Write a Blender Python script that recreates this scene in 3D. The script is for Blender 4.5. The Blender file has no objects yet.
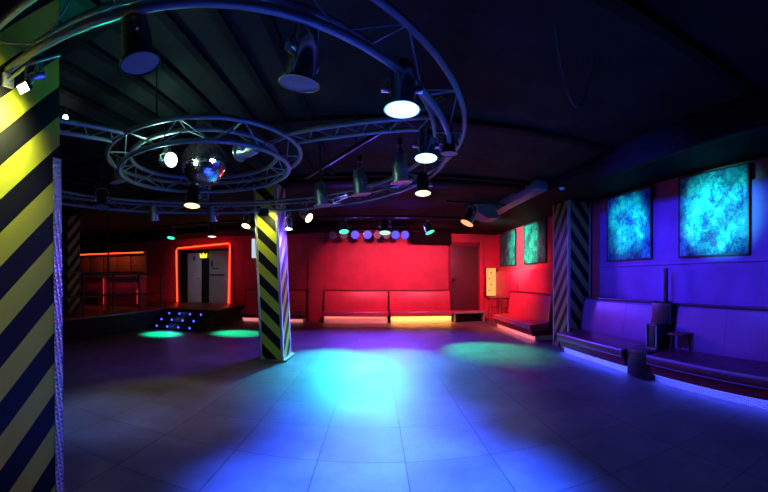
import bpy, bmesh, math, random
from mathutils import Vector, Matrix
random.seed(7)
scn = bpy.context.scene
COL = scn.collection
PI = math.pi
EYE = 1.24

def at(px, r, z):
    """point at bearing of photo column px, horizontal range r from the tripod, height z"""
    t = (px - 376) / 373
    return Vector((r * math.sin(t), r * math.cos(t), z))

# ------------------------------------------------------------------ materials
def nodes(name):
    m = bpy.data.materials.new(name); m.use_nodes = True
    nt = m.node_tree; b = nt.nodes['Principled BSDF']
    return m, nt, b
def N(nt, t, **kw):
    n = nt.nodes.new(t)
    for k, v in kw.items():
        if k.startswith('i_'): n.inputs[k[2:].replace('_', ' ')].default_value = v
        else: setattr(n, k, v)
    return n
def plain(name, col, rough=.5, metal=0, bump=0, bscale=40, var=0, spec=.5):
    m, nt, b = nodes(name)
    b.inputs['Base Color'].default_value = (*col, 1)
    b.inputs['Roughness'].default_value = rough
    b.inputs['Metallic'].default_value = metal
    b.inputs['Specular IOR Level'].default_value = spec
    tc = N(nt, 'ShaderNodeTexCoord')
    if bump or var:
        no = N(nt, 'ShaderNodeTexNoise'); no.inputs['Scale'].default_value = bscale; no.inputs['Detail'].default_value = 4
        nt.links.new(tc.outputs['Object'], no.inputs['Vector'])
        if bump:
            bp = N(nt, 'ShaderNodeBump'); bp.inputs['Strength'].default_value = bump; bp.inputs['Distance'].default_value = .01
            nt.links.new(no.outputs['Fac'], bp.inputs['Height']); nt.links.new(bp.outputs['Normal'], b.inputs['Normal'])
        if var:
            n2 = N(nt, 'ShaderNodeTexNoise'); n2.inputs['Scale'].default_value = 2.5; n2.inputs['Detail'].default_value = 5
            nt.links.new(tc.outputs['Object'], n2.inputs['Vector'])
            cr = N(nt, 'ShaderNodeValToRGB')
            cr.color_ramp.elements[0].position = .3; cr.color_ramp.elements[1].position = .7
            cr.color_ramp.elements[0].color = tuple(c * (1 - var) for c in col) + (1,)
            cr.color_ramp.elements[1].color = tuple(min(1, c * (1 + var)) for c in col) + (1,)
            nt.links.new(n2.outputs['Fac'], cr.inputs['Fac']); nt.links.new(cr.outputs['Color'], b.inputs['Base Color'])
    return m
def glow(name, col, strength):
    m, nt, b = nodes(name)
    b.inputs['Base Color'].default_value = (.05, .05, .05, 1)
    b.inputs['Emission Color'].default_value = (*col, 1)
    b.inputs['Emission Strength'].default_value = strength
    return m

M = {}
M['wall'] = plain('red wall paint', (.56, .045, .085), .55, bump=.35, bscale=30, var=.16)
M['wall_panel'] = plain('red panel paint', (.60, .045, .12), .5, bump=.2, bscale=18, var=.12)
M['wall_purple'] = plain('magenta wall paint', (.36, .07, .46), .5, bump=.3, bscale=12, var=.2)  # red wall made purple, blue light painted in
M['black_wall'] = plain('matt black paint', (.012, .012, .014), .7, bump=.2, var=.3)
M['ceiling'] = plain('black ceiling paint', (.014, .016, .015), .8, bump=.5, bscale=9, var=.5, spec=.15)
M['beam'] = plain('black beam paint', (.005, .005, .006), .8, spec=.1)
M['duct'] = plain('grey sheet metal', (.22, .2, .26), .55, .2, bump=.2)
M['leather'] = plain('red leatherette', (.40, .09, .36), .36, bump=.25, bscale=9, var=.12)  # red upholstery with the blue wash light mixed into its colour
M['leather_red'] = plain('scarlet leatherette', (.56, .055, .09), .36, bump=.25, bscale=9, var=.12)
M['leather_dark'] = plain('dark leatherette', (.13, .02, .05), .3, bump=.2, bscale=14, var=.2)
M['leather_roll'] = plain('piping leatherette', (.42, .15, .42), .25)  # purple edge highlight put into the piping colour
M['skirt'] = plain('dark red panel', (.22, .012, .03), .35)
M['kick_white'] = plain('white kick board', (.75, .7, .66), .45)
M['steel'] = plain('tube steel', (.26, .26, .30), .45, .5, bump=.1)
M['chrome'] = plain('chrome', (.75, .75, .78), .2, 1)
M['alu'] = plain('brushed aluminium', (.6, .6, .64), .35, .9, bump=.4, bscale=60)
M['black'] = plain('black plastic', (.015, .015, .018), .4)
M['black_metal'] = plain('black metal', (.03, .03, .035), .35, .6)
M['grey_lens'] = plain('unlit lens glass', (.22, .22, .27), .35)
M['door'] = plain('dark door paint', (.09, .022, .03), .5, var=.15)
M['door_light'] = plain('pale grey door', (.55, .54, .6), .45, var=.1)
M['grey_panel'] = plain('grey partition', (.30, .30, .29), .5, var=.15)
M['stage'] = plain('stage boards', (.13, .075, .05), .4, bump=.3, bscale=6, var=.3)
M['stage_side'] = plain('stage front', (.012, .012, .013), .8, spec=.2)
M['wood'] = plain('brown wood', (.20, .09, .045), .45, bump=.2, bscale=20, var=.3)
M['mirror'] = plain('mirror tile', (.85, .85, .88), .06, 1)
M['brass'] = plain('brass', (.8, .5, .2), .25, 1)
M['plate'] = plain('base plate', (.3, .3, .32), .5, .5)
M['cable'] = plain('grey cable', (.12, .12, .14), .5)

def diamond():
    m, nt, b = nodes('diamond plate')
    b.inputs['Base Color'].default_value = (.62, .62, .66, 1); b.inputs['Metallic'].default_value = .6; b.inputs['Roughness'].default_value = .42
    tc = N(nt, 'ShaderNodeTexCoord'); outs = []
    for s in (1, -1):
        mp = N(nt, 'ShaderNodeMapping'); mp.inputs['Rotation'].default_value = (s * .78, s * .78, s * .78)
        w = N(nt, 'ShaderNodeTexWave'); w.inputs['Scale'].default_value = 14
        nt.links.new(tc.outputs['Object'], mp.inputs['Vector']); nt.links.new(mp.outputs['Vector'], w.inputs['Vector']); outs.append(w)
    mx = N(nt, 'ShaderNodeMath', operation='MAXIMUM')
    nt.links.new(outs[0].outputs['Fac'], mx.inputs[0]); nt.links.new(outs[1].outputs['Fac'], mx.inputs[1])
    bp = N(nt, 'ShaderNodeBump'); bp.inputs['Strength'].default_value = .9; bp.inputs['Distance'].default_value = .012
    nt.links.new(mx.outputs[0], bp.inputs['Height']); nt.links.new(bp.outputs['Normal'], b.inputs['Normal'])
    return m
M['diamond'] = diamond()

def floor_mat():
    m, nt, b = nodes('floor tiles')
    tc = N(nt, 'ShaderNodeTexCoord')
    mp = N(nt, 'ShaderNodeMapping'); mp.inputs['Location'].default_value = (.40, .48 - .01, 0)
    nt.links.new(tc.outputs['Object'], mp.inputs['Vector'])
    br = N(nt, 'ShaderNodeTexBrick'); br.offset = 0; br.squash = 1
    br.inputs['Scale'].default_value = 1; br.inputs['Brick Width'].default_value = .6; br.inputs['Row Height'].default_value = .6
    br.inputs['Mortar Size'].default_value = .004; br.inputs['Mortar Smooth'].default_value = .3; br.inputs['Bias'].default_value = 0
    br.inputs['Color1'].default_value = (.135, .135, .14, 1); br.inputs['Color2'].default_value = (.17, .168, .17, 1)
    br.inputs['Mortar'].default_value = (.05, .05, .055, 1)
    nt.links.new(mp.outputs['Vector'], br.inputs['Vector'])
    no = N(nt, 'ShaderNodeTexNoise'); no.inputs['Scale'].default_value = 1.6; no.inputs['Detail'].default_value = 7; no.inputs['Roughness'].default_value = .65
    nt.links.new(tc.outputs['Object'], no.inputs['Vector'])
    cr = N(nt, 'ShaderNodeValToRGB'); cr.color_ramp.elements[0].color = (.6, .6, .6, 1); cr.color_ramp.elements[1].color = (1.25, 1.25, 1.25, 1)
    cr.color_ramp.elements[0].position = .3; cr.color_ramp.elements[1].position = .72
    nt.links.new(no.outputs['Fac'], cr.inputs['Fac'])
    mx = N(nt, 'ShaderNodeMix', data_type='RGBA', blend_type='MULTIPLY'); mx.inputs[0].default_value = 1
    nt.links.new(br.outputs['Color'], mx.inputs[6]); nt.links.new(cr.outputs['Color'], mx.inputs[7])
    nt.links.new(mx.outputs[2], b.inputs['Base Color'])
    rr = N(nt, 'ShaderNodeMapRange'); rr.inputs['To Min'].default_value = .36; rr.inputs['To Max'].default_value = .62; b.inputs['Specular IOR Level'].default_value = .2
    nt.links.new(no.outputs['Fac'], rr.inputs['Value']); nt.links.new(rr.outputs['Result'], b.inputs['Roughness'])
    n2 = N(nt, 'ShaderNodeTexNoise'); n2.inputs['Scale'].default_value = 22; n2.inputs['Detail'].default_value = 5
    nt.links.new(tc.outputs['Object'], n2.inputs['Vector'])
    ad = N(nt, 'ShaderNodeMath', operation='MULTIPLY_ADD'); ad.inputs[1].default_value = -1.2
    nt.links.new(br.outputs['Fac'], ad.inputs[0]); nt.links.new(n2.outputs['Fac'], ad.inputs[2])
    bp = N(nt, 'ShaderNodeBump'); bp.inputs['Strength'].default_value = .25; bp.inputs['Distance'].default_value = .006
    nt.links.new(ad.outputs[0], bp.inputs['Height']); nt.links.new(bp.outputs['Normal'], b.inputs['Normal'])
    return m
M['floor'] = floor_mat()

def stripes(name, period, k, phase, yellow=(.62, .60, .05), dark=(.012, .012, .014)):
    """hazard stripes: fall towards +X on the faces along X, rise with Y on the faces along Y"""
    m, nt, b = nodes(name)
    b.inputs['Roughness'].default_value = .45; b.inputs['Specular IOR Level'].default_value = .15
    tc = N(nt, 'ShaderNodeTexCoord'); sp = N(nt, 'ShaderNodeSeparateXYZ'); nt.links.new(tc.outputs['Object'], sp.inputs[0])
    sn = N(nt, 'ShaderNodeSeparateXYZ'); nt.links.new(tc.outputs['Normal'], sn.inputs[0])
    ab = N(nt, 'ShaderNodeMath', operation='ABSOLUTE'); nt.links.new(sn.outputs['X'], ab.inputs[0])
    gt = N(nt, 'ShaderNodeMath', operation='GREATER_THAN'); gt.inputs[1].default_value = .5; nt.links.new(ab.outputs[0], gt.inputs[0])
    a = N(nt, 'ShaderNodeMath', operation='MULTIPLY_ADD'); a.inputs[1].default_value = k
    nt.links.new(sp.outputs['X'], a.inputs[0]); nt.links.new(sp.outputs['Z'], a.inputs[2])
    c = N(nt, 'ShaderNodeMath', operation='MULTIPLY_ADD'); c.inputs[1].default_value = -k
    yn = N(nt, 'ShaderNodeMath', operation='MULTIPLY'); nt.links.new(sp.outputs['Y'], yn.inputs[0]); nt.links.new(sn.outputs['X'], yn.inputs[1])
    nt.links.new(yn.outputs[0], c.inputs[0]); nt.links.new(sp.outputs['Z'], c.inputs[2])
    mx = N(nt, 'ShaderNodeMix', data_type='FLOAT')
    nt.links.new(gt.outputs[0], mx.inputs[0]); nt.links.new(a.outputs[0], mx.inputs[2]); nt.links.new(c.outputs[0], mx.inputs[3])
    s = N(nt, 'ShaderNodeMath', operation='MULTIPLY_ADD'); s.inputs[1].default_value = 1 / period; s.inputs[2].default_value = phase + 50
    nt.links.new(mx.outputs[0], s.inputs[0])
    fr = N(nt, 'ShaderNodeMath', operation='FRACT'); nt.links.new(s.outputs[0], fr.inputs[0])
    g = N(nt, 'ShaderNodeMath', operation='GREATER_THAN'); g.inputs[1].default_value = .5; nt.links.new(fr.outputs[0], g.inputs[0])
    cm = N(nt, 'ShaderNodeMix', data_type='RGBA'); cm.inputs[6].default_value = (*dark, 1); cm.inputs[7].default_value = (*yellow, 1)
    nt.links.new(g.outputs[0], cm.inputs[0]); nt.links.new(cm.outputs[2], b.inputs['Base Color'])
    return m

def art_mat(name, seed, a, c, d, scale=5):
    m, nt, b = nodes(name)
    b.inputs['Roughness'].default_value = .6
    tc = N(nt, 'ShaderNodeTexCoord'); mp = N(nt, 'ShaderNodeMapping'); mp.inputs['Location'].default_value = (seed, seed * 1.7, seed * .6)
    nt.links.new(tc.outputs['Object'], mp.inputs['Vector'])
    n1 = N(nt, 'ShaderNodeTexNoise'); n1.inputs['Scale'].default_value = scale; n1.inputs['Detail'].default_value = 12; n1.inputs['Roughness'].default_value = .82; n1.inputs['Distortion'].default_value = .35
    n2 = N(nt, 'ShaderNodeTexVoronoi', feature='DISTANCE_TO_EDGE'); n2.inputs['Scale'].default_value = scale * 4
    n3 = N(nt, 'ShaderNodeTexNoise'); n3.inputs['Scale'].default_value = scale * .45; n3.inputs['Detail'].default_value = 3
    for n in (n1, n3): nt.links.new(mp.outputs['Vector'], n.inputs['Vector'])
    dm = N(nt, 'ShaderNodeMix', data_type='RGBA', blend_type='ADD'); dm.inputs[0].default_value = .35
    nt.links.new(mp.outputs['Vector'], dm.inputs[6]); nt.links.new(n1.outputs['Color'], dm.inputs[7]); nt.links.new(dm.outputs[2], n2.inputs['Vector'])
    cr = N(nt, 'ShaderNodeValToRGB'); e = cr.color_ramp.elements
    e[0].position = .42; e[0].color = (*d, 1); e[1].position = .64; e[1].color = (*c, 1)
    x = cr.color_ramp.elements.new(.53); x.color = (*a, 1)
    nt.links.new(n1.outputs['Fac'], cr.inputs['Fac'])
    c2 = N(nt, 'ShaderNodeValToRGB'); c2.color_ramp.elements[0].color = (.35, .35, .4, 1); c2.color_ramp.elements[1].position = .12
    nt.links.new(n2.outputs['Distance'], c2.inputs['Fac'])
    mu = N(nt, 'ShaderNodeMix', data_type='RGBA', blend_type='MULTIPLY'); mu.inputs[0].default_value = .8
    nt.links.new(cr.outputs['Color'], mu.inputs[6]); nt.links.new(c2.outputs['Color'], mu.inputs[7])
    c3 = N(nt, 'ShaderNodeValToRGB'); c3.color_ramp.elements[0].position = .35; c3.color_ramp.elements[0].color = (.3, .3, .4, 1); c3.color_ramp.elements[1].position = .55
    nt.links.new(n3.outputs['Fac'], c3.inputs['Fac'])
    m2 = N(nt, 'ShaderNodeMix', data_type='RGBA', blend_type='MULTIPLY'); m2.inputs[0].default_value = 1
    nt.links.new(mu.outputs[2], m2.inputs[6]); nt.links.new(c3.outputs['Color'], m2.inputs[7])
    nt.links.new(m2.outputs[2], b.inputs['Base Color'])
    return m

# ------------------------------------------------------------------ mesh helpers
class MB:
    def __init__(s): s.bm = bmesh.new()
    def box(s, x0, x1, y0, y1, z0, z1, bev=0, seg=2):
        g = bmesh.ops.create_cube(s.bm, size=1)['verts']
        for v in g: v.co = Vector(((x0 + x1) / 2 + v.co.x * (x1 - x0), (y0 + y1) / 2 + v.co.y * (y1 - y0), (z0 + z1) / 2 + v.co.z * (z1 - z0)))
        if bev:
            es = list({e for v in g for e in v.link_edges})
            bmesh.ops.bevel(s.bm, geom=es, offset=bev, segments=seg, profile=.5, affect='EDGES')
        return s
    def bar(s, a, b, r, n=10, r2=None):
        a, b = Vector(a), Vector(b); d = b - a
        if d.length < 1e-6: return s
        g = bmesh.ops.create_cone(s.bm, cap_ends=True, segments=n, radius1=r, radius2=r if r2 is None else r2, depth=d.length)['verts']
        q = Vector((0, 0, 1)).rotation_difference(d.normalized())
        for v in g: v.co = q @ v.co + (a + b) / 2
        for f in {f for v in g for f in v.link_faces}: f.smooth = len(f.verts) == 4
        return s
    def path(s, pts, r, n=8, closed=False):
        pts = [Vector(p) for p in pts]; L = len(pts); rings = []
        for i, p in enumerate(pts):
            if closed: t = pts[(i + 1) % L] - pts[i - 1]
            else: t = pts[min(i + 1, L - 1)] - pts[max(i - 1, 0)]
            t.normalize()
            up = Vector((0, 0, 1)) if abs(t.z) < .95 else Vector((1, 0, 0))
            a = t.cross(up).normalized(); b = a.cross(t).normalized()
            rings.append([s.bm.verts.new(p + r * (math.cos(2 * PI * k / n) * a + math.sin(2 * PI * k / n) * b)) for k in range(n)])
        for i in range(L if closed else L - 1):
            A, B = rings[i], rings[(i + 1) % L]
            for k in range(n):
                f = s.bm.faces.new((A[k], A[(k + 1) % n], B[(k + 1) % n], B[k])); f.smooth = True
        if not closed:
            s.bm.faces.new(rings[0][::-1]); s.bm.faces.new(rings[-1])
        return s
    def lathe(s, prof, n=24, mat=None, smooth=True):
        mat = mat or Matrix(); rings = []
        for (r, z) in prof:
            if r < 1e-5: rings.append([s.bm.verts.new(mat @ Vector((0, 0, z)))])
            else: rings.append([s.bm.verts.new(mat @ Vector((r * math.cos(2 * PI * k / n), r * math.sin(2 * PI * k / n), z))) for k in range(n)])
        for A, B in zip(rings, rings[1:]):
            for k in range(n):
                a, b = A[k % len(A)], A[(k + 1) % len(A)]; c, d = B[(k + 1) % len(B)], B[k % len(B)]
                vs = []
                for v in (a, b, c, d):
                    if v not in vs: vs.append(v)
                if len(vs) > 2:
                    f = s.bm.faces.new(vs); f.smooth = smooth
        return s
    def prism(s, prof, fn, t0, t1, smooth=True):
        """closed profile (u, v) swept from t0 to t1; fn(u, v, t) gives the point"""
        A = [s.bm.verts.new(fn(u, v, t0)) for u, v in prof]; B = [s.bm.verts.new(fn(u, v, t1)) for u, v in prof]
        n = len(prof)
        for k in range(n):
            f = s.bm.faces.new((A[k], A[(k + 1) % n], B[(k + 1) % n], B[k])); f.smooth = smooth
        s.bm.faces.new(A[::-1]); s.bm.faces.new(B)
        return s
    def xf(s, mat):
        bmesh.ops.transform(s.bm, matrix=mat, verts=s.bm.verts[:]); return s
    def build(s, name, mat, parent=None):
        bmesh.ops.recalc_face_normals(s.bm, faces=s.bm.faces[:])
        me = bpy.data.meshes.new(name); s.bm.to_mesh(me); s.bm.free()
        me.materials.append(mat); me.set_sharp_from_angle(angle=math.radians(40))
        o = bpy.data.objects.new(name, me); COL.objects.link(o)
        if parent: o.parent = parent
        return o
def empty(name, loc=(0, 0, 0)):
    o = bpy.data.objects.new(name, None); COL.objects.link(o); o.location = loc; o.empty_display_size = .1
    return o
def tag(o, label=None, cat=None, group=None, kind=None):
    if label: o['label'] = label
    if cat: o['category'] = cat
    if group: o['group'] = group
    if kind: o['kind'] = kind
    return o
def thing(name, label, cat, loc=(0, 0, 0), group=None, kind=None): return tag(empty(name, loc), label, cat, group, kind)
def struct(name, mb, mat, label=None, cat=None):
    return tag(mb.build(name, mat), label, cat, kind='structure')
def rrect(x0, x1, y0, y1, r, n=4):
    out = []
    for cx, cy, a0 in ((x1 - r, y1 - r, 0), (x0 + r, y1 - r, PI / 2), (x0 + r, y0 + r, PI), (x1 - r, y0 + r, 1.5 * PI)):
        for i in range(n + 1):
            a = a0 + PI / 2 * i / n; out.append((cx + r * math.cos(a), cy + r * math.sin(a)))
    return out
def spot(name, loc, target, col, power, ang, blend=.6, size=.08, parent=None):
    d = bpy.data.lights.new(name, 'SPOT'); d.color = col; d.energy = power; d.spot_size = math.radians(ang); d.spot_blend = blend; d.shadow_soft_size = size
    o = bpy.data.objects.new(name, d); COL.objects.link(o)
    o.location = loc; o.rotation_euler = (Vector(target) - Vector(loc)).to_track_quat('-Z', 'Y').to_euler()
    if parent: o.parent = parent; o.matrix_parent_inverse = Matrix.Translation(-parent.location)
    return o
def area(name, loc, target, col, power, sx, sy, rot=None):
    d = bpy.data.lights.new(name, 'AREA'); d.shape = 'RECTANGLE'; d.size = sx; d.size_y = sy; d.color = col; d.energy = power
    o = bpy.data.objects.new(name, d); COL.objects.link(o); o.location = loc
    o.rotation_euler = rot if rot else (Vector(target) - Vector(loc)).to_track_quat('-Z', 'Y').to_euler()
    return o
def point(name, loc, col, power, size=.05):
    d = bpy.data.lights.new(name, 'POINT'); d.color = col; d.energy = power; d.shadow_soft_size = size
    o = bpy.data.objects.new(name, d); COL.objects.link(o); o.location = loc
    return o

# ------------------------------------------------------------------ room shell
XL, XR, YF, YB, ZC = -9.6, 3.75, -2.6, 11.2, 2.80
struct('floor', MB().box(XL - .2, XR + .2, YF - .2, YB + .2, -.15, 0), M['floor'])
mb = MB().box(XL - .2, XR + .2, YF - .2, YB + .2, ZC, ZC + .15)
ceil = struct('ceiling', mb, M['ceiling'])
struct('wall_back', MB().box(XL - .2, XR + .2, YB, YB + .2, 0, ZC), M['wall'])
struct('wall_right', MB().box(XR, XR + .2, YF, YB, 0, ZC), M['wall'])
struct('wall_left', MB().box(XL - .2, XL, YF, YB, 0, ZC), M['black_wall'])
struct('wall_front', MB().box(XL, XR, YF - .2, YF, 0, ZC), M['black_wall'])
# lower wall skin, blue light in its colour, and boarded dado with a rail
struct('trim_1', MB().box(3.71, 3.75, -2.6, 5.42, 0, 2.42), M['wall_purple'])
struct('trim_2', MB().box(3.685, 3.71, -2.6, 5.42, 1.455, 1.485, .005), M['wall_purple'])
mb = MB()
for y0, y1 in ((6.35, 9.18), (9.22, 11.18)): mb.box(3.67, 3.75, y0, y1, .6, 1.5, .008)
struct('trim_3', mb, M['wall_panel'])
# ceiling board seams: slim raised battens
mb = MB()
for i in range(5): mb.box(XL, 2.6, -2.2 + i * 1.9, -2.1 + i * 1.9, ZC - .045, ZC)
for i in range(33): mb.box(-9.3 + i * .27, -9.24 + i * .27, YF, 5.6, ZC - .035, ZC)
mb.xf(Matrix.Identity(4)); struct('trim_4', mb, M['beam'])
# crossbeams and soffit
struct('trim_5', MB().box(XL, 2.6, 5.62, 6.0, 2.735, ZC, .01), M['beam'])
struct('trim_6', MB().box(XL, 2.6, 9.9, YB, 2.66, ZC, .01), M['beam'])
struct('trim_7', MB().box(2.62, XR, YF, YB, 2.66, ZC, .01), M['beam'])
struct('trim_12', MB().box(2.62, 2.70, YF, 4.0, 2.50, 2.66, .004), M['beam'])  # lip added to cut the blue wash off the upper wall
struct('trim_8', MB().box(1.05, 2.2, 10.75, YB, 2.32, 2.66, .01), M['beam'])
# pilaster on the back wall and a step over the door
struct('trim_9', MB().box(-2.03, -1.54, YB - .12, YB, 0, 2.66), M['wall'])
struct('trim_10', MB().box(-1.54, 2.2, YB - .03, YB, 2.36, 2.40, .004).box(.36, .40, YB - .03, YB, .9, 2.36), M['wall'])
struct('trim_11', MB().box(3.18, 3.30, YB - .07, YB, 0, 2.66), M['wall'])

# ------------------------------------------------------------------ stage and steps
st = thing('stage', 'low black stage with brown boarded top running along the far left side', 'stage', (-6.5, 7, 0))
mb = MB().box(-9.595, -5.5, 3.2, 8.75, .001, .43).box(-9.595, -4.05, 8.75, 11.195, .001, .43)
mb.xf(Matrix.Translation((6.5, -7, 0))).build('stage_body', M['stage_side'], st)
mb = MB().box(-9.595, -5.47, 3.2, 8.75, .43, .47, .006).box(-9.595, -4.02, 8.75, 11.195, .43, .47, .006)
mb.xf(Matrix.Translation((6.5, -7, 0))).build('stage_top', M['stage'], st)
led_blue = glow('blue led dot', (.06, .08, 1), 3.5)
steps = thing('stage_steps', 'three black steps studded with blue led dots leading up to the stage', 'steps', (-4.8, 8.3, 0))
for i in range(3):
    MB().box(-.75, .75, -.45 + .3 * i, .44, .137 * i + (.002 if i else 0), .137 * (i + 1), .006).build('step', M['stage_side'], steps)
for i in range(3):
    for k in range(4):
        x = -.46 + .315 * k + (.03 if i != 1 else -.02)
        l = MB().lathe([(0, -.026), (.016, -.022), (.026, 0), (0, .0)], 12, Matrix.Translation((x, -.452 + .3 * i, .137 * i + .085)) @ Matrix.Rotation(-PI / 2, 4, 'X')).build('led_dot', led_blue, steps)
    point('led_glow', (-4.8, 7.78 + .3 * i, .137 * i + .12), (.15, .2, 1), 1.2, .02)

# railing along the stage edge
rail = thing('stage_railing', 'black metal railing standing along the edge of the stage', 'railing', (-5.6, 6.5, .47))
ys = [4.6, 5.6, 6.6, 7.6, 8.6]
for y in ys: MB().bar((0, y - 6.5, 0), (0, y - 6.5, .95), .022).build('post', M['black_metal'], rail)
for z in (.93, .42): MB().bar((0, 4.55 - 6.5, z), (0, 8.65 - 6.5, z), .02).build('rail', M['black_metal'], rail)
pole = thing('dance_pole', 'slim metal pole rising from the stage to the ceiling', 'pole', (-5.85, 6.7, .47))
MB().bar((0, 0, .012), (0, 0, ZC - .47), .022).build('pole', M['black_metal'], pole)
MB().lathe([(0, 0), (.12, 0), (.12, .012), (.05, .025), (0, .025)], 20).build('floor_flange', M['steel'], pole)

# bar counter on the stage
neon_red = glow('red neon tube', (1, .04, .012), 5)
neon_dim = glow('dim red light tube', (1, .02, .06), .7)
pA, pB = Vector((-8.5, 7.93, 0)), Vector((-6.2, 8.45, 0))
bar = thing('bar_counter', 'red fronted bar with mirrored panels and a red neon strip on the stage', 'bar', (pA.x, pA.y, .47))
bar.rotation_euler.z = math.atan2(pB.y - pA.y, pB.x - pA.x)
L = (pB - pA).length
MB().box(1.0, L, 0, .5, 0, .38).build('plinth', M['skirt'], bar)
MB().box(0, L, -.02, .48, .38, .84, .01).build('front_panel', M['wall_panel'], bar)
MB().box(-.02, L + .02, -.06, .5, .84, .90, .01).build('counter_top', M['wood'], bar)
for i in range(5):
    x0 = .02 + i * (L / 5)
    MB().box(x0, x0 + L / 5 - .04, .42, .46, 1.02, 1.52, .004).build('mirror_panel', M['wood'], bar)
for x in (0, L - .05): MB().box(x, x + .05, .38, .48, .9, 1.62, .004).build('post', M['wood'], bar)
MB().box(0, L, .36, .48, 1.53, 1.6, .006).build('canopy', M['wood'], bar)
MB().bar((.02, .34, 1.57), (L - .05, .34, 1.57), .014).build('neon_strip', neon_red, bar)
MB().bar((1.22, -.05, .05), (1.22, -.05, .82), .012).build('light_tube', neon_dim, bar)
MB().bar((L - .06, -.05, .1), (L - .06, -.05, .5), .012).build('light_tube', neon_dim, bar)

# ------------------------------------------------------------------ neon framed doorway
dw = tag(empty('door_1', (-5.54, YB, .47)), 'doorway outlined in red neon with a pale door standing open', 'doorway', kind='structure'); dw.scale = (1.17, 1, 1.08)
def dbox(n, m, *a): return MB().box(*a).build(n, M[m], dw)
dbox('backing', 'black', -.86, .83, -.025, -.005, 0, 1.72)
dbox('jamb', 'black', -.86, -.74, -.12, -.03, 0, 1.72); dbox('jamb', 'wall', .80, .86, -.12, -.03, 0, 1.74)
dbox('lintel', 'wall', -.86, .86, -.12, -.03, 1.66, 1.76)
lf = MB().box(-.48, -.05, -.16, -.10, .01, 1.55, .006).build('door_leaf', M['door_light'], dw)
MB().lathe([(0, 0), (.02, 0), (.02, .03), (0, .03)], 12, Matrix.Translation((-.12, -.19, .75))).build('handle', M['black_metal'], lf)
MB().box(-.3, -.24, -.165, -.16, 1.32, 1.44).build('notice', M['black'], lf)
dbox('shelf_unit', 'black', -.03, .18, -.14, -.04, .03, 1.4)
dbox('partition', 'grey_panel', .20, .78, -.14, -.10, .01, 1.6)
MB().box(.28, .50, -.146, -.14, 1.05, 1.08).box(.24, .68, -.146, -.14, .84, .89).box(.26, .32, -.146, -.14, 1.12, 1.3).build('dark_strip', M['black'], dw)
nf = thing('neon_frame', 'glowing red neon tube framing the doorway at the top of the steps', 'neon light', (-5.54, YB - .16, .47)); nf.scale = (1.17, 1, 1.08)
MB().path([(-.83, 0, .02), (-.86, 0, 1.66), (-.82, 0, 1.72), (.80, 0, 1.80), (.84, 0, 1.74), (.80, 0, .02)], .02).build('tube', neon_red, nf)
for x, z in ((-.85, .9), (0, 1.76), (.82, .9)): MB().box(x - .02, x + .02, .0, .04, z - .02, z + .02).build('bracket', M['black'], nf)
cs = thing('crown_sign', 'small lit yellow crown sign inside the neon framed doorway', 'sign', (-5.50, YB - .18, .47 + 1.50))
crown = glow('yellow sign light', (1, .75, .05), 2.2)
MB().prism([(-.11, 0), (.11, 0), (.13, .15), (.06, .08), (0, .17), (-.06, .08), (-.13, .15)], lambda u, v, t: Vector((u, t, v)), 0, .02, False).build('crown', crown, cs)
MB().box(-.13, .13, 0, .03, -.035, 0).build('band', M['black'], cs)
for x in (-.05, .05): MB().lathe([(0, 0), (.018, 0), (.018, .006), (0, .006)], 12, Matrix.Translation((x, -.003, .05)) @ Matrix.Rotation(PI / 2, 4, 'X')).build('dot', M['black'], cs)

wl = thing('wall_light', 'pale upright wall light half hidden behind the middle striped column', 'wall light', (-3.78, YB, 1.92))
MB().box(-.09, .09, -.06, -.005, 0, .64, .008).build('housing', M['grey_panel'], wl)
MB().box(-.07, .07, -.068, -.06, .02, .62).build('diffuser', glow('pale wall light', (.7, .85, 1), .8), wl)
# ------------------------------------------------------------------ far corner door, step, lit panel
d2 = tag(empty('door_2', (2.72, YB, 0)), 'dark red door in the far wall beside the long seats', 'door', kind='structure')
MB().box(-.46, .40, -.05, -.005, .34, 2.28, .004).build('door_leaf', M['door'], d2)
MB().box(-.52, -.46, -.08, -.005, .3, 2.34).box(.40, .46, -.08, -.005, .3, 2.34).box(-.52, .46, -.08, -.005, 2.28, 2.40).build('door_frame', M['skirt'], d2)
h = MB().box(-.41, -.37, -.062, -.05, 1.12, 1.30).build('handle_plate', M['black'], d2)
MB().bar((-.39, -.09, 1.24), (-.28, -.09, 1.24), .012).bar((-.39, -.05, 1.24), (-.39, -.09, 1.24), .012).build('handle', M['black_metal'], d2)
MB().box(-.46, .46, -.2, -.005, 0, .3).build('threshold', M['wall'], d2)
sp = thing('door_step', 'low black step with pale top in front of the dark red door', 'step', (2.72, 10.75, 0))
MB().box(-.5, .5, -.2, .2, .26, .31, .008).build('tread', M['grey_panel'], sp)
for x in (-.46, .42): MB().box(x, x + .04, -.19, .19, 0, .26).build('support', M['grey_panel'], sp)
MB().box(-.42, .42, .12, .16, 0, .26).build('riser', M['black'], sp)
yb = thing('lit_wall_panel', 'glowing yellow wall panel in the far corner above the bar stools', 'light panel', (3.52, YB, .72))
MB().box(-.17, .17, -.16, -.005, 0, .92, .01).build('box', M['brass'], yb)
MB().box(-.15, .15, -.166, -.16, .03, .89).build('diffuser', glow('yellow panel light', (1, .50, .12), .95), yb)
for i in range(4): MB().lathe([(0, 0), (.02, 0), (.018, .02), (0, .022)], 12, Matrix.Translation((-.06 + .05 * (i % 2), -.167, .2 + i * .18)) @ Matrix.Rotation(PI / 2, 4, 'X')).build('knob', M['black'], yb)

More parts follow.
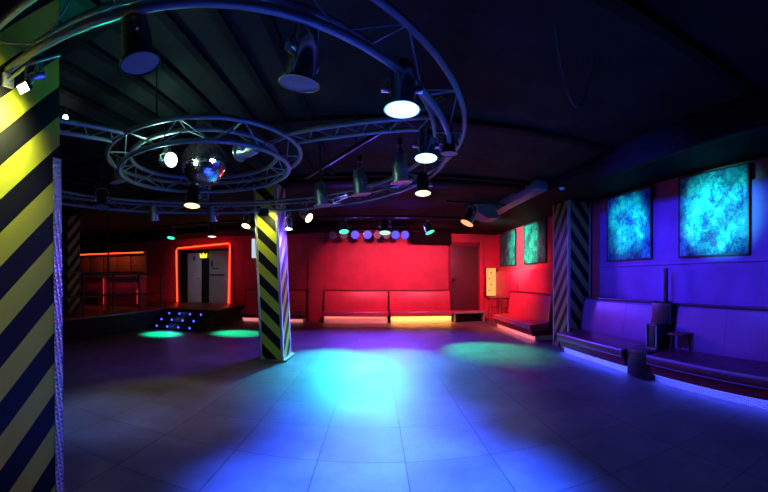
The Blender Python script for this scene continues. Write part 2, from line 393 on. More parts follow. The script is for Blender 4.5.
# ------------------------------------------------------------------ benches
def bench(name, label, x0, x1, front, back, ztop, axis, sgn, kick, kick_mat, depth_kick=.13, kh=.105, group=None, seams=3, seat_mat='leather_dark'):
    """axis 'x': runs along X, faces -Y; axis 'y': runs along Y, faces -X. front/back are coordinates across."""
    mid = (x0 + x1) / 2
    if axis == 'x': root = thing(name, label, 'bench', (mid, back, 0), group); F = lambda u, v, t: Vector((t - mid, u - back, v))
    else: root = thing(name, label, 'bench', (back, mid, 0), group); F = lambda u, v, t: Vector((u - back, t - mid, v))
    w = back - front
    # seat with rolled nose
    prof = [(front + .04, .215), (front + .012, .225), (front, .255), (front, .30), (front + .012, .325), (front + .045, .335), (front + .25, .35), (back - .1, .365), (back - .1, .215)]
    MB().prism(prof, F, x0, x1).build('seat', M[seat_mat], root)
    roll = MB().path([F(front + .012, .322, t) for t in (x0 + .003, mid, x1 - .003)], .02, 8).build('piping', M['leather_roll'], root)
    MB().path([F(front + .014, .238, t) for t in (x0 + .003, mid, x1 - .003)], .011, 8).build('piping', M['leather_roll'], root)
    # backrest, several upholstered fields
    n = seams; Ls = (x1 - x0) / n
    for i in range(n):
        a, b = x0 + i * Ls + .0015, x0 + (i + 1) * Ls - .0015
        prof = [(back - .26, .352), (back - .27, .42), (back - .245, .6), (back - .20, ztop - .05), (back - .185, ztop - .018), (back - .155, ztop), (back - .06, ztop), (back - .04, ztop - .02), (back - .04, .352)]
        MB().prism(prof, F, a, b).build('backrest', M['leather_red' if seat_mat == 'leather_red' else 'leather'], root)
    MB().prism(rrect(back - .20, back - .03, ztop - .002, ztop + .022, .009, 2), F, x0, x1).build('top_roll', M['leather_dark'], root)
    MB().prism([(front + .07, kh), (back - .02, kh), (back - .02, .214), (front + .05, .214)], F, x0 + .01, x1 - .01, False).build('base_panel', M['skirt'], root)
    MB().prism([(front + depth_kick, 0), (back - .06, 0), (back - .06, kh - .001), (front + depth_kick, kh - .001)], F, x0 + .02, x1 - .02, False).build('kick_plate', kick_mat, root)
    for t in (x0 - .012, x1 + .001):
        MB().prism([(back - .28, .2), (back - .28, .45), (back - .2, ztop + .01), (back - .03, ztop + .01), (back - .03, .2)], F, t, t + .011, False).build('end_panel', M['leather_dark'], root)
    # led strip under the base panel, shining on the kick plate and floor
    strip_u = front + depth_kick - .035
    MB().prism([(strip_u - .008, kh - .011), (strip_u + .008, kh - .011), (strip_u + .008, kh - .002), (strip_u - .008, kh - .002)], F, x0 + .04, x1 - .04, False).build('led_strip', kick[2], root)
    rot = (0, 0, 0) if axis == 'x' else (0, 0, PI / 2)
    loc = (mid, strip_u, kh - .015) if axis == 'x' else (strip_u, mid, kh - .015)
    area('led_strip_light', loc, None, kick[0], kick[1], (x1 - x0) * .97, .02, rot)
    return root
B_LED = ((.04, .07, 1), 6, glow('blue led strip', (.08, .12, 1), 2))
R_LED = ((1, .2, .2), 2.2, glow('red led strip', (1, .2, .15), 2))
P_LED = ((1, .2, .14), 1.6, glow('pink led strip', (1, .25, .15), 2))
Y_LED = ((1, .38, .04), 12, glow('amber led strip', (1, .45, .06), 3))
bench('long_bench', 'red padded bench with blue lit kick plate beside the striped column', 3.84, 5.64, 2.97, 3.73, .92, 'y', 1, B_LED, M['diamond'])
bench('long_bench', 'nearest red padded bench with blue lit kick plate under the largest painting', .2, 3.36, 2.97, 3.73, .91, 'y', 1, B_LED, M['diamond'], seams=4)
bench('long_bench', 'red padded bench behind the striped column beneath the two green paintings', 6.86, 9.3, 3.0, 3.70, .93, 'y', 1, R_LED, M['kick_white'], seams=2, seat_mat='leather_red')
bench('wall_bench', 'red back wall bench with pink glowing base next to the pilaster', -1.52, .345, 10.52, YB - .02, .93, 'x', 1, P_LED, M['kick_white'], kh=.195, seams=1, seat_mat='leather_red')
bench('wall_bench', 'red back wall bench with bright yellow glowing base next to the door', .40, 2.2, 10.52, YB - .02, .93, 'x', 1, Y_LED, M['kick_white'], kh=.195, seams=1, seat_mat='leather_red')
bench('wall_bench', 'dim red bench at the far wall behind the yellow striped column', -4.0, -2.08, 10.52, YB - .02, .93, 'x', 1, ((1, .3, .3), 1.5, glow('faint led strip', (1, .3, .3), .8)), M['kick_white'], seams=2, seat_mat='leather_red')

# box, pole and small cabinet in the gap between the benches
t = thing('bass_speaker', 'low black floor box wedged between the two blue lit benches', 'speaker', (3.25, 3.59, 0))
MB().box(-.23, .22, -.2, .2, .02, .36, .012).build('cabinet', M['black'], t)
MB().box(-.238, -.23, -.17, .17, .05, .33, .003).build('grille', M['black_metal'], t)
for x in (-.18, .16):
    for y in (-.15, .13): MB().box(x, x + .03, y, y + .03, 0, .02).build('foot', M['black'], t)
t = thing('framed_cabinet', 'small black cabinet edged with grey metal on top of the low floor box', 'cabinet', (3.31, 3.53, .36))
MB().box(-.09, .10, -.085, .085, .01, .30, .004).build('body', M['black'], t)
fr = MB()
for y in (-.1, .085): fr.box(-.105, -.088, y, y + .015, 0, .31)
fr.box(-.105, -.088, -.1, .1, .3, .315).box(-.105, -.088, -.1, .1, 0, .012)
fr.build('metal_frame', M['alu'], t)
MB().box(-.105, .12, -.1, .1, .301, .316, .003).build('lid', M['black_metal'], t)
t = thing('speaker_column', 'tall black cabinet against the wall between the two blue lit benches', 'speaker', (3.56, 3.62, 0))
MB().box(-.09, .12, -.19, .19, 0, .93, .012).build('cabinet', M['black'], t)
MB().box(-.098, -.09, -.16, .16, .45, .9, .003).build('grille', M['black_metal'], t)
t = thing('stand_pole', 'short black pole rising from the tall cabinet between the benches', 'pole', (3.56, 3.62, .93))
MB().box(-.06, .06, -.07, .07, 0, .02, .004).build('foot', M['black'], t)
MB().box(-.02, .02, -.03, .03, .02, .47, .006).build('pole', M['black'], t)
# dark stool-shaped body standing in for a shadow on the near bench
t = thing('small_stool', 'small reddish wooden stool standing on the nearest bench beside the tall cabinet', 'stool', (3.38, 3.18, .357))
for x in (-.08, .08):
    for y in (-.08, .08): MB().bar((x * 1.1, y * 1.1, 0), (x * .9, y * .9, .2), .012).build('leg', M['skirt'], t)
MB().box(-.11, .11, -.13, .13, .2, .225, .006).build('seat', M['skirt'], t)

# ------------------------------------------------------------------ paintings
def painting(label, y0, y1, z0, z1, mat, emblem=False):
    t = thing('painting', label, 'painting', (3.71 if y1 < 5.5 else 3.75, (y0 + y1) / 2, z0)); w = (y1 - y0) / 2; hh = z1 - z0
    MB().box(-.035, -.001, -w, w, 0, hh, .003).build('canvas', mat, t)
    f = MB()
    for a in ((-w - .02, -w, -.02, hh + .02), (w, w + .02, -.02, hh + .02), (-w, w, -.02, 0), (-w, w, hh, hh + .02)): f.box(-.04, -.001, a[0], a[1], a[2], a[3])
    f.build('frame', M['black'], t)
    if emblem:
        R = Matrix.Translation((-.0355, -.03, .15)) @ Matrix.Rotation(-PI / 2, 4, 'Y')
        e = MB().lathe([(0, 0), (.055, 0), (.055, .003), (0, .003)], 28, R).build('emblem', plain('violet paint', (.12, .05, .4), .6), t)
        MB().lathe([(.04, .0032), (.05, .0032), (.05, .005), (.04, .005)], 28, R).build('ring', M['black'], e)
        MB().prism([(-.03, 0), (.02, .03), (.02, -.03)], lambda u, v, s: R @ Vector((v, u, s)), .0032, .005, False).build('arrow', M['black'], e)
a1 = art_mat('teal painting one', 3.1, (.02, .60, .60), (.6, 1, 1), (.01, .03, .22))
a2 = art_mat('teal painting two', 9.4, (.02, .5, .5), (.4, 1, .8), (.02, .03, .35))
a3 = art_mat('green painting one', 5.2, (.005, .45, .32), (.02, .85, .6), (.02, .12, .12), 8)
a4 = art_mat('green painting two', 7.7, (.005, .42, .32), (.02, .8, .55), (.02, .12, .13), 8)
painting('largest turquoise abstract painting with a round emblem above the nearest bench', 2.38, 3.47, 1.56, 2.60, a1, True)
painting('turquoise and blue abstract painting above the bench beside the striped column', 4.06, 5.14, 1.57, 2.60, a2)
painting('green mottled painting nearer the striped column, first of the far pair', 7.6, 8.85, 1.66, 2.62, a3)
painting('narrow green mottled painting closest to the far corner', 9.5, 10.75, 1.66, 2.62, a4)

# ------------------------------------------------------------------ stools
for (px, r, lab) in ((495, 10.35, 'brown bar stool next to the glowing yellow panel'), (505, 10.15, 'brown bar stool next to the bench under the green paintings')):
    p = at(px, r, 0); t = thing('bar_stool', lab, 'stool', p, 'bar stools in the far corner')
    for sx in (-1, 1):
        for sy in (-1, 1): MB().bar((sx * .16, sy * .16, 0), (sx * .12, sy * .12, .72), .014).build('leg', M['wood'], t)
    for z, q in ((.25, .147), (.48, .133)):
        f = MB()
        for a, b in (((-q, -q), (q, -q)), ((q, -q), (q, q)), ((q, q), (-q, q)), ((-q, q), (-q, -q))): f.bar((*a, z), (*b, z), .009)
        f.build('foot_rail', M['wood'], t)
    MB().lathe([(0, .72), (.17, .72), (.185, .735), (.18, .765), (0, .775)], 24).build('seat', M['leather_dark'], t)

# ------------------------------------------------------------------ striped columns
def column(label, x0, x1, y0, y1, z0, z1, mat, lean=0, trim_top=None, base=True, trim=True, tw=.035):
    cx, cy = (x0 + x1) / 2, (y0 + y1) / 2
    t = thing('striped_column', label, 'column', (cx, cy, z0), kind='thing'); t.rotation_euler.y = lean
    a, b, h = (x1 - x0) / 2, (y1 - y0) / 2, z1 - z0
    MB().box(-a, a, -b, b, 0, h).build('shaft', mat, t)
    if trim:
        tt = trim_top or h
        for sx in (-1, 1):
            for sy in (-1, 1):
                m = MB()
                X0, X1 = sorted((sx * (a + .006), sx * (a - tw))); Y0, Y1 = sorted((sy * (b + .006), sy * (b + .0)))
                m.box(X0, X1, Y0, Y1, .01, tt)
                X0, X1 = sorted((sx * (a + .006), sx * a)); Y0, Y1 = sorted((sy * (b + .006), sy * (b - tw)))
                m.box(X0, X1, Y0, Y1, .01, tt)
                m.build('corner_trim', M['diamond'], t)
    if base: MB().box(-a - .05, a + .05, -b - .05, b + .05, 0, .03, .004).build('base_plate', M['plate'], t)
    return t
colm = column('yellow and black striped column standing in the middle of the dance floor', -1.75, -1.385, 5.47, 5.98, 0, 2.73, stripes('hazard stripes one', .36, 1.05, .15), -.042)
coll = column('large yellow and black striped column cut off by the picture edge', -1.92, -1.49, .74, 1.335, 0, 2.795, stripes('hazard stripes two', .32, .9, .19), -.012, 1.89, False, True, .05)
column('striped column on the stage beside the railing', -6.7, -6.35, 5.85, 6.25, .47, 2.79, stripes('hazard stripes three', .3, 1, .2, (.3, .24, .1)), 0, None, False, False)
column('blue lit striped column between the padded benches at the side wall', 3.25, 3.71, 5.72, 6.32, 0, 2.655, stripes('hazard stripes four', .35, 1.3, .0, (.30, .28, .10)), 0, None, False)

# ------------------------------------------------------------------ trusses
K = .75
RC = Vector((-2.09, 4.2)) * K; ZB, ZT = EYE + 1.36 * K, EYE + 1.53 * K
def S(v): v = Vector(v); return Vector((v.x * K, v.y * K, EYE + (v.z - EYE) * K))
def far(px, r, z): return S(at(px, r, z))
def ring_truss(name, label, R, half, nseg, r=.026, phase=0):
    t = thing(name, label, 'truss', (RC.x, RC.y, ZB))
    def c(rad, z, a): return Vector((rad * math.cos(a), rad * math.sin(a), z))
    n = 96
    for rad, z in ((R, 0), (R - half, ZT - ZB), (R + half, ZT - ZB)):
        MB().path([c(rad, z, 2 * PI * i / n) for i in range(n)], r, 10, True).build('chord', M['steel'], t)
    m = MB()
    for i in range(nseg):
        a0, a1 = 2 * PI * i / nseg + phase, 2 * PI * (i + .5) / nseg + phase; a2 = 2 * PI * (i + 1) / nseg + phase
        for q in (-1, 1):
            m.bar(c(R, 0, a0), c(R + q * half, ZT - ZB, a1), .005, 6); m.bar(c(R + q * half, ZT - ZB, a1), c(R, 0, a2), .005, 6)
        m.bar(c(R - half, ZT - ZB, a1), c(R + half, ZT - ZB, a1), .007, 6)
    m.build('bracing', M['steel'], t)
    # hanging rods to the ceiling
    for k in range(3):
        a = 2 * PI * k / 3 + .6
        MB().bar(c(R + half, ZT - ZB, a), c(R + half, ZC - ZB, a), .005, 6).build('hanger', M['black_metal'], t)
    return t
ring_truss('inner_ring_truss', 'small round lighting truss hanging around the mirror ball', 1.06 * K, .145 * K, 12, .026 * K)
ring_truss('outer_ring_truss', 'huge round lighting truss sweeping overhead across the top of the room', 2.87 * K, .15 * K, 22, .026 * K)
for deg, lab in ((-13, 'straight two tube arm from the small ring towards the lit blue lamps'), (248, 'straight two tube arm from the small ring towards the big yellow striped column'), (118, 'straight two tube arm from the small ring towards the stage steps')):
    a = math.radians(deg); d = Vector((math.cos(a), math.sin(a), 0)); nrm = Vector((-d.y, d.x, 0))
    t = thing('truss_arm', lab, 'truss', (RC.x + d.x * 1.22 * K, RC.y + d.y * 1.22 * K, ZT), 'truss arms joining the two rings')
    L0 = (2.70 - 1.22) * K
    for o in (-.1, .1): MB().bar(nrm * o, nrm * o + d * L0, .018).build('chord', M['steel'], t)
    m = MB(); k = 5
    for i in range(k):
        m.bar(d * (L0 * i / k) - nrm * .1, d * (L0 * (i + .5) / k) + nrm * .1, .005, 6); m.bar(d * (L0 * (i + .5) / k) + nrm * .1, d * (L0 * (i + 1) / k) - nrm * .1, .005, 6)
    m.build('bracing', M['steel'], t)
# straight bars
def bar_thing(label, a, b, z, r=.025, drops=3):
    a, b = Vector((*a, z)), Vector((*b, z)); t = thing('lighting_bar', label, 'lighting bar', a)
    MB().bar((0, 0, 0), b - a, r).build('tube', M['black_metal'], t)
    for i in range(drops):
        p = (b - a) * ((i + .5) / drops); MB().bar(p, p + Vector((0, 0, ZC - z)), .008, 6).build('hanger', M['black_metal'], t)
bar_thing('dark bar slanting from the big ring towards the middle striped column', (.62 * K, 3.3 * K), (-1.12 * K, 5.95 * K), EYE + 1.66 * K, .02)
bar_thing('long dark lighting bar crossing the room over the stage steps and seats', (-6.0, 8.35), (2.4, 8.35), 2.66, .03, 5)
bar_thing('dark bar in front of the far wall carrying the row of blue lamps', (-2.0, 10.4), (1.2, 10.4), 2.61, .02, 2)

# ------------------------------------------------------------------ lamps
LENS = {}
def lens_mat(col, s):
    k = (tuple(col), s)
    if k not in LENS: LENS[k] = glow('lamp lens light', col, s)
    return LENS[k]
def par_can(label, lens, aim, size, tube_z, col=None, strength=14, body='black_metal', power=0, lcol=None, ang=50, blend=.7, lsize=.07, name='par_can', group='stage lamps on the trusses', target=None, length=2.3):
    lens = Vector(lens); d = (Vector(target) - lens).normalized() if aim is None else Vector(aim).normalized()
    piv = lens - d * size * 1.15
    t = thing(name, label, 'stage light', piv, group)
    q = Vector((0, 0, -1)).rotation_difference(d).to_matrix().to_4x4()
    R = size
    MB().lathe([(R * .74, -R * 1.1), (R * .76, -R * 1.1), (R * .76, R * .3), (R * .70, R * .6), (R * .62, R * 1.3), (R * .5, R * 1.5), (0, R * 1.5)], 28, q).build('housing', M[body], t)
    MB().lathe([(R * 1.03, -R * 1.2), (R * 1.03, -R * 1.08), (R * .70, -R * 1.06), (R * .95, -R * 1.12), (R * .96, -R * 1.2), (R * 1.03, -R * 1.2)], 28, q).build('filter_rim', M[body], t)
    MB().lathe([(0, -R * 1.19), (R * .6, -R * 1.18), (R * .96, -R * 1.14)], 28, q).build('lens', lens_mat(col, strength) if col else M['grey_lens'], t)
    ax = d.cross(Vector((0, 0, 1)))
    ax = ax.normalized() if ax.length > .05 else Vector((1, 0, 0))
    up = max(.06, min(R * 1.75, tube_z - piv.z - .06)); w = R * .95
    y = MB()
    y.path([ax * w, ax * w + Vector((0, 0, up * .7)), ax * w * .6 + Vector((0, 0, up)), -ax * w * .6 + Vector((0, 0, up)), -ax * w + Vector((0, 0, up * .7)), -ax * w], .007, 6)
    y.build('yoke', M['steel'], t)
    for s in (-1, 1): MB().bar(ax * w * s * .8, ax * w * s * 1.22, .02 if R > .07 else .012, 10).build('knob', M['chrome'], t)
    if tube_z - piv.z - up > .01:
        MB().bar((0, 0, up), (0, 0, tube_z - piv.z), .012, 8).box(-.022, .022, -.03, .03, tube_z - piv.z - .05, tube_z - piv.z + .015, .006).build('clamp', M['black_metal'], t)
    if power:
        spot('lamp_beam', lens + d * .03, target if target is not None else lens + d, lcol or col, power, ang, blend, lsize, t)
    return t
W = (.55, .8, 1)
BL = (.06, .2, 1)
# outer ring
par_can('unlit lamp hanging closest to the large striped column', far(140, 1.93, 2.36), (.12, .06, -1), .105*K, ZB, body='black_metal')
par_can('unlit chrome lamp with pale lens hanging overhead from the big ring', far(299, 2.16, 2.38), (-.18, .08, -1), .12*K, ZB, body='chrome')
par_can('brightest blue white lamp hanging from the big ring', far(402, 2.5, 2.385), (0, -.04, -1), .12*K, ZB, (.3, .62, 1), 4.5, 'chrome', 4200, (.02, .085, 1), 66, 1, target=(.08, 2.05, 0))
par_can('second blue white lamp hanging beyond the brightest one', far(426, 3.42, 2.36), (0, -.13, -1), .105*K, ZB, (.3, .62, 1), 4.5, 'chrome', 2200, (.02, .07, 1), 62, 1, target=(.0, 3.3, 0))
par_can('unlit lamp with grey lens next to the second blue white lamp', far(449, 3.72, 2.5), (0, .0, -1), .085*K, ZT)
par_can('warm yellow lamp hanging from the far side of the big ring', far(423, 4.86, 2.37), (0, -.2, -1), .105*K, ZB, (1, .78, .4), 2.6, 'black_metal', 25, (1, .8, .5), 60)
# slanting bar
for px, r, lab, z, b in ((401, 4.44, 'unlit dark metal lamp on the slanting bar next to the warm yellow lamp', 2.40, 'alu'), (361, 5.05, 'unlit black lamp halfway along the slanting bar', 2.40, 'alu'), (322, 5.6, 'unlit black lamp on the slanting bar nearest the middle column', 2.36, 'alu')):
    par_can(lab, far(px, r, z), (.1, .05, -1), .125*K, EYE + 1.66 * K, body=b)
# inner ring
par_can('warm yellow lamp hanging from the small ring below the mirror ball', far(192, 5.62, 2.36), (0, -.2, -1), .125*K, ZB, (1, .75, .33), 2.6, 'black_metal', 30, (1, .8, .5), 60)
BALL = Vector((RC.x, RC.y, EYE + 1.47 * K))
par_can('bright greenish white spotlight aimed at the mirror ball', far(171, 4.22, 2.60), (.85, -.5, -.15), .085*K, ZT, (.62, 1, .8), 4, 'black_metal', 160, (.6, 1, .72), 45, target=BALL)
par_can('blue tinted lamp inside the small ring aimed at the mirror ball', far(240, 4.15, 2.66), None, .10*K, ZT, None, 4, 'alu', 60, (.4, .5, 1), 40, target=BALL)
# big ring far side
par_can('unlit bluish lamp on the far side of the big ring above the stage steps', far(154, 7.4, 2.42), (0, .15, -1), .11*K, ZB, body='alu')
par_can('unlit bluish lamp on the far side of the big ring above the neon doorway', far(212, 7.52, 2.42), (0, .15, -1), .11*K, ZB, body='alu')
par_can('unlit lamp with round grey lens hanging above the railing', far(118, 5.4, 2.66), (.1, .1, -1), .13*K, ZC)
par_can('small unlit lamp hanging above the stage beside the dance pole', far(102, 6.6, 2.53), (.2, -.2, -1), .12*K, ZC)
# far lighting bar
G = (.05, 1, .45)
par_can('green lamp hanging in front of the neon doorway', at(171, 9.55, 2.32), (0, -.3, -1), .10, 2.66, G, 2.2, 'alu', 2300, (.0, 1, .42), 24, .9, target=(-4.65, 7.2, 0))
par_can('chrome lamp hanging over the top of the neon doorway', at(212, 9.25, 2.32), (0, -.1, -1), .11, 2.66, (.9, .8, .6), 1.5, 'chrome', 60, (.85, .85, 1), 42, .8, target=(-5.54, 11.2, 1.2))
par_can('green lamp over the first of the blue lamps at the far wall', at(344, 8.4, 2.33), (.1, -.4, -1), .11, 2.66, G, 1.8, 'alu', 2900, (.0, .72, .9), 36, 1, target=(-.7, 5.5, 0))
par_can('large chrome lamp in the middle of the far lighting bar', at(385, 8.35, 2.30), (0, -.3, -1), .13, 2.66, (.5, 1, .8), 1.1, 'chrome', 2600, (.0, .48, 1), 42, 1, target=(.3, 5.4, 0))
par_can('green lamp tilted towards the side wall on the far lighting bar', at(430, 8.5, 2.33), (.4, -.3, -1), .11, 2.66, G, 1.8, 'chrome', 1500, (.0, .95, .45), 34, .9, target=(1.95, 6.3, 0))
par_can('chrome lamp with orange glowing mouth in front of the grey duct', at(467, 6.55, 2.24), (-.5, -.15, -1), .12, 2.60, (1, .35, .16), 1.6, 'chrome')
bar_thing('short dark bar under the grey duct holding the orange mouthed lamp', (1.2, 6.35), (2.3, 6.35), 2.60, .02, 1)

# blue lamp row
xs = [(333, 0), (343.5, 0), (355, 1), (367.5, 1), (377.5, 0), (386.5, 0), (395.5, 1), (405, 1)]
descs = ['unlit lamp at the outer end of the row of small lamps near the pilaster', 'unlit small lamp second from the pilaster end of the row', 'blue glowing lamp third from the pilaster end of the row', 'blue glowing lamp fourth from the pilaster end of the row', 'unlit small lamp just beyond the first blue pair in the row', 'unlit small lamp just before the last blue pair in the row', 'blue glowing lamp second from the door end of the row', 'blue glowing lamp at the door end of the row']
for (px, on), lab in zip(xs, descs):
    p = at(px, 10.3 / math.cos((px - 376) / 373), 2.49)
    par_can(lab, p, (.0, -1, -.28), .115, 2.61, (.03, .05, 1) if on else None, 2.2, 'black_metal', 700 if on else 0, (.14, .05, 1), 85, 1, name='small_wash_lamp', group='row of small lamps at the far wall', target=(p.x * 1.3, 6.4, 0))

# lamps around the middle column
def mini(label, px, r, y, d, size, body, col=None, s=10, **k):
    z = EYE + (280 - y) * r / 373
    return par_can(label, at(px, r, z), d, size, k.pop('tz', z + .25), col, s, body, **k)
mini('gold glowing lamp on the near side of the middle column shoulder', 246, 5.9, 226, (-.1, -.5, -1), .07, 'brass', (1, .62, .25), 8, group='small lamps around the middle column')
mini('small chrome lamp beside the gold lamp at the middle column', 252.5, 6.0, 229, (0, -.3, -1), .06, 'chrome', None, group='small lamps around the middle column')
mini('slanted lamp with golden flare beside the blue face of the middle column', 309, 5.8, 218, (.9, -.5, -.65), .075, 'alu', (1, .7, .35), 8, group='small lamps around the middle column')
mini('small chrome lamp pointing down along the blue face of the middle column', 288.5, 5.75, 229, (0, -.15, -1), .06, 'chrome', (.6, .8, 1), 6, power=30, lcol=(.35, .55, 1), ang=110, target=(-1.3, 5.7, 0.9), group='small lamps around the middle column')
t = thing('lamp_bracket', 'metal cross arm carrying small lamps behind the middle striped column', 'bracket', (-1.62, 6.12, 2.35))
z1 = 0.15
MB().bar((-.75, -.15, z1), (.95, -.15, z1), .014).build('arm', M['black_metal'], t)
MB().bar((-.75, -.3, z1 - .03), (-.75, .02, z1 - .03), .01).build('side_arm', M['black_metal'], t)
MB().bar((.95, -.6, z1 - .03), (.95, .02, z1 - .03), .01).build('side_arm', M['black_metal'], t)
MB().box(-.04, .04, -.17, .01, z1 - .05, z1 + .05, .006).build('mount', M['steel'], t)

def flood(label, loc, target, size, col, s, power, ang=110, beam=None):
    t = thing('flood_lamp', label, 'flood light', loc); d = (Vector(target) - Vector(loc)).normalized()
    q = d.to_track_quat('-Z', 'Y').to_matrix().to_4x4(); w = size
    MB().box(-w, w, -w * .7, w * .7, -w * .3, w * .5, w * .1).xf(q).build('housing', M['black_metal'], t)
    MB().box(-w * .85, w * .85, -w * .55, w * .55, -w * .36, -w * .31).xf(q).build('glass', glow('flood glass light', col, s), t)
    f = MB()
    for k in range(5): f.box(-w * .8, w * .8, -w * .6 + k * w * .28, -w * .55 + k * w * .28, w * .5, w * .7)
    f.xf(q).build('cooling_fins', M['black_metal'], t)
    f = MB().path([q @ Vector((-w * 1.1, 0, 0)), q @ Vector((-w * 1.1, 0, w)), q @ Vector((w * 1.1, 0, w)), q @ Vector((w * 1.1, 0, 0))], w * .07, 6)
    f.build('bracket', M['steel'], t)
    spot('flood_beam', Vector(loc) + d * w * .5, beam or target, (.9, 1, .35), power, ang, .8, .03, t)
    return t
flood('small flood lamp glaring on the large striped column', (-1.33, .965, 2.09), (-1.28, .62, 1.74), .032, (1, 1, .55), 12, 42, 172, (-1.50, .86, 2.0))
par_can('small dark lamp clipped to the large striped column beside the flood lamp', at(43, 1.72, 2.19), (.3, .5, .2), .028, 2.28, body='chrome')
t = thing('wall_bracket', 'thin metal arm holding the flood lamp on the large striped column', 'bracket', (-1.48, .98, 2.19))
MB().bar((-.01, 0, 0), (.16, 0, .0), .008).bar((.14, 0, 0), (.14, 0, -.055), .006).bar((.16, 0, 0), (.2, .15, .08), .006).build('arm', M['steel'], t)
MB().box(-.01, .006, -.03, .03, -.03, .03).build('plate', M['steel'], t)
flood('small flood lamp glaring on the front of the middle striped column', at(264, 5.42, 2.22), (-1.64, 5.55, 1.95), .07, (1, 1, .6), 12, 10, 130)
# small bright bulb on truss arm
p = at(65.5, 3.3, 2.675)
t = thing('small_bulb', 'tiny white lamp shining just behind the large striped column', 'lamp', p)
MB().lathe([(0, -.025), (.018, -.018), (.025, 0), (.018, .018), (0, .025)], 14).build('bulb', glow('bulb light', (.8, .95, 1), 20), t)
MB().bar((0, 0, .02), (0, 0, .1), .012, 8).build('socket', M['black'], t)

# mirror ball
t = thing('mirror_ball', 'round mirror ball hanging inside the small ring truss', 'mirror ball', BALL)
bm = bmesh.new(); nv, R = 26, .285 * K
import itertools
for i in range(nv):
    la0, la1 = -PI / 2 + PI * i / nv, -PI / 2 + PI * (i + 1) / nv
    n = max(4, int(2 * nv * math.cos((la0 + la1) / 2)))
    for k in range(n):
        g = .04 * 2 * PI / n; a0, a1 = 2 * PI * k / n + g, 2 * PI * (k + 1) / n - g; e = .004
        vs = [bm.verts.new((R * math.cos(la) * math.cos(a), R * math.cos(la) * math.sin(a), R * math.sin(la))) for la, a in ((la0 + e, a0), (la0 + e, a1), (la1 - e, a1), (la1 - e, a0))]
        tl = [random.uniform(-.0015, .0015) for _ in vs]
        for v, q in zip(vs, tl): v.co *= 1 + q
        bm.faces.new(vs)
me = bpy.data.meshes.new('mirror_tiles'); bm.to_mesh(me); bm.free(); me.materials.append(M['mirror'])
o = bpy.data.objects.new('mirror_tiles', me); COL.objects.link(o); o.parent = t; tag(o, 'small square mirror tiles')
MB().lathe([(R * .985 * math.cos(-PI / 2 + PI * i / 24), R * .985 * math.sin(-PI / 2 + PI * i / 24)) for i in range(25)], 40).build('ball', M['black'], t)
MB().bar((0, 0, R), (0, 0, ZC - BALL.z - .08), .012, 8).build('hanging_rod', M['black_metal'], t)
MB().lathe([(0, ZC - BALL.z - .1), (.07, ZC - BALL.z - .1), (.07, ZC - BALL.z - .001), (0, ZC - BALL.z - .001)], 20).build('motor', M['black'], t)

# duct under the ceiling near the side seats
t = thing('air_duct', 'grey sheet metal duct with flared end under the dark ceiling', 'duct', (2.45, 6.9, 2.635))
MB().box(-.07, .13, -1.7, .2, 0, .16, .01).build('duct_run', M['duct'], t)
MB().prism([(-.1, .02), (.15, .0), (.15, .2), (-.45, .2), (-.45, -.06), (-.25, -.16), (0, -.14)], lambda u, v, s: Vector((u, s, v)), .2, .75, False).build('flared_end', M['duct'], t)
# hanging cable loop and a small detector
t = tag(MB().path([(1.07 + .35 * s, 2.05 + .10 * s, ZC - .001 - .42 * math.sin(PI * s) ** .8) for s in [i / 24 for i in range(25)]], .006, 6).build('hanging_cable', M['cable']), 'thin cable drooping from the ceiling over the empty floor', 'cable')
t = thing('smoke_detector', 'tiny pale disc on the dark soffit over the side seats', 'detector', (2.75, 5.05, 2.66))
MB().lathe([(0, -.03), (.03, -.03), (.045, -.015), (.05, -.001), (0, -.001)], 20).build('housing', M['door_light'], t)
MB().lathe([(0, -.036), (.008, -.034), (.01, -.03), (0, -.03)], 10).build('indicator', M['black'], t)

# ------------------------------------------------------------------ added colour wash lights
# red wash on the far wall and side wall, added spots without lamp bodies
spot('red_wash', (-.3, 8.4, 2.5), (-.1, 11.2, 1.1), (1, .12, .23), 370, 84, 1, .1)
spot('red_wash', (1.6, 8.4, 2.5), (1.6, 11.2, 1.2), (1, .12, .23), 420, 95, 1, .1)
spot('red_wash', (1.3, 8.4, 2.5), (3.75, 9.4, 1.1), (1, .10, .19), 820, 95, 1, .1)
spot('red_wash', (-3.2, 8.4, 2.5), (-3.6, 11.2, 1.3), (1, .06, .1), 26, 100, 1, .1)
spot('red_wash', (-6.5, 8.0, 2.8), (-7.3, 8.6, 1.0), (1, .2, .09), 110, 110, 1, .1)
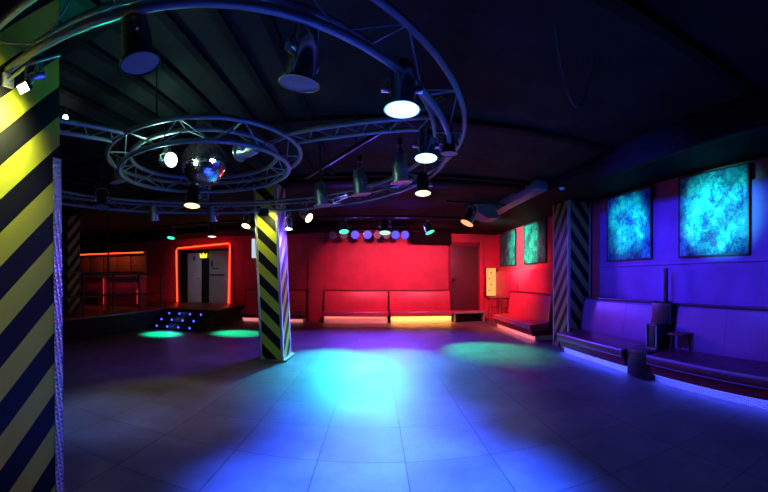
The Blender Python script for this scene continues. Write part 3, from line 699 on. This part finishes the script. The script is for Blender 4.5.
# added bodiless spots: blue on the side seats, cyan and green on the paintings
spot('blue_wash', (.85, 3.3, 2.74), (3.75, 3.1, 1.2), (.035, .06, 1), 430, 74, .9, .06)
spot('blue_wash', (.9, 4.4, 2.74), (3.75, 4.9, 1.15), (.035, .06, 1), 290, 66, .9, .06)
spot('cyan_wash', (1.0, 3.9, 2.0), (3.70, 2.85, 2.1), (.05, .95, .9), 800, 26, .8, .06)
spot('cyan_wash', (1.0, 4.2, 2.0), (3.70, 4.6, 2.1), (.0, .95, .8), 520, 24, .8, .06)
spot('green_wash', (1.2, 7.9, 2.45), (3.75, 8.9, 2.12), (.0, 1, .7), 900, 44, .8, .06)
# added spill and wash lights on ring, columns and floor, no lamp bodies
point('spill_light', far(163, 4.05, 2.58), (.4, 1, .6), 9, .05)
spot('green_spill', far(120, 3.2, 2.5), far(60, 2.4, 2.9), (0, 1, .6), 35, 110, 1, .05)
spot('violet_wash', (-2.6, 1.6, 2.2), (-2.35, 2.45, 0), (.2, .3, 1), 170, 40, 1, .06)
spot('green_wash', (-3.4, 8.3, 2.45), (-3.15, 8.1, 0), (.0, 1, .42), 1500, 32, .9, .06)
spot('violet_wash', (.1, 3.3, 2.1), (-1.49, 1.36, 1.2), (.3, .35, 1), 22, 30, .8, .06)
spot('violet_wash', (-.4, 5.0, 2.45), (-1.4, 5.8, 1.2), (.25, .3, 1), 60, 50, .8, .06)
# black world plus an added unseen fill light
w = bpy.data.worlds.new('world'); scn.world = w; w.use_nodes = True
w.node_tree.nodes['Background'].inputs[0].default_value = (.3, .3, .5, 1); w.node_tree.nodes['Background'].inputs[1].default_value = .0
area('house_light', (-3.2, 3, 2.75), (-3.2, 3, 0), (.7, .6, .65), .7, 4, 4)

# ------------------------------------------------------------------ camera
cd = bpy.data.cameras.new('camera'); cam = bpy.data.objects.new('camera', cd); COL.objects.link(cam)
cam.location = (0, 0, EYE); cam.rotation_euler = (PI / 2, 0, 0)
cd.type = 'PANO'; cd.panorama_type = 'CENTRAL_CYLINDRICAL'
cd.central_cylindrical_radius = 1
cd.central_cylindrical_range_u_min = -376 / 373; cd.central_cylindrical_range_u_max = 392 / 373
cd.central_cylindrical_range_v_min = -212 / 373; cd.central_cylindrical_range_v_max = 280 / 373
cd.clip_start = .02; cd.clip_end = 100
scn.camera = cam
vs = scn.view_settings; vs.view_transform = 'Standard'; vs.look = 'None'; vs.exposure = 0; vs.gamma = 1; vs.use_curve_mapping = False
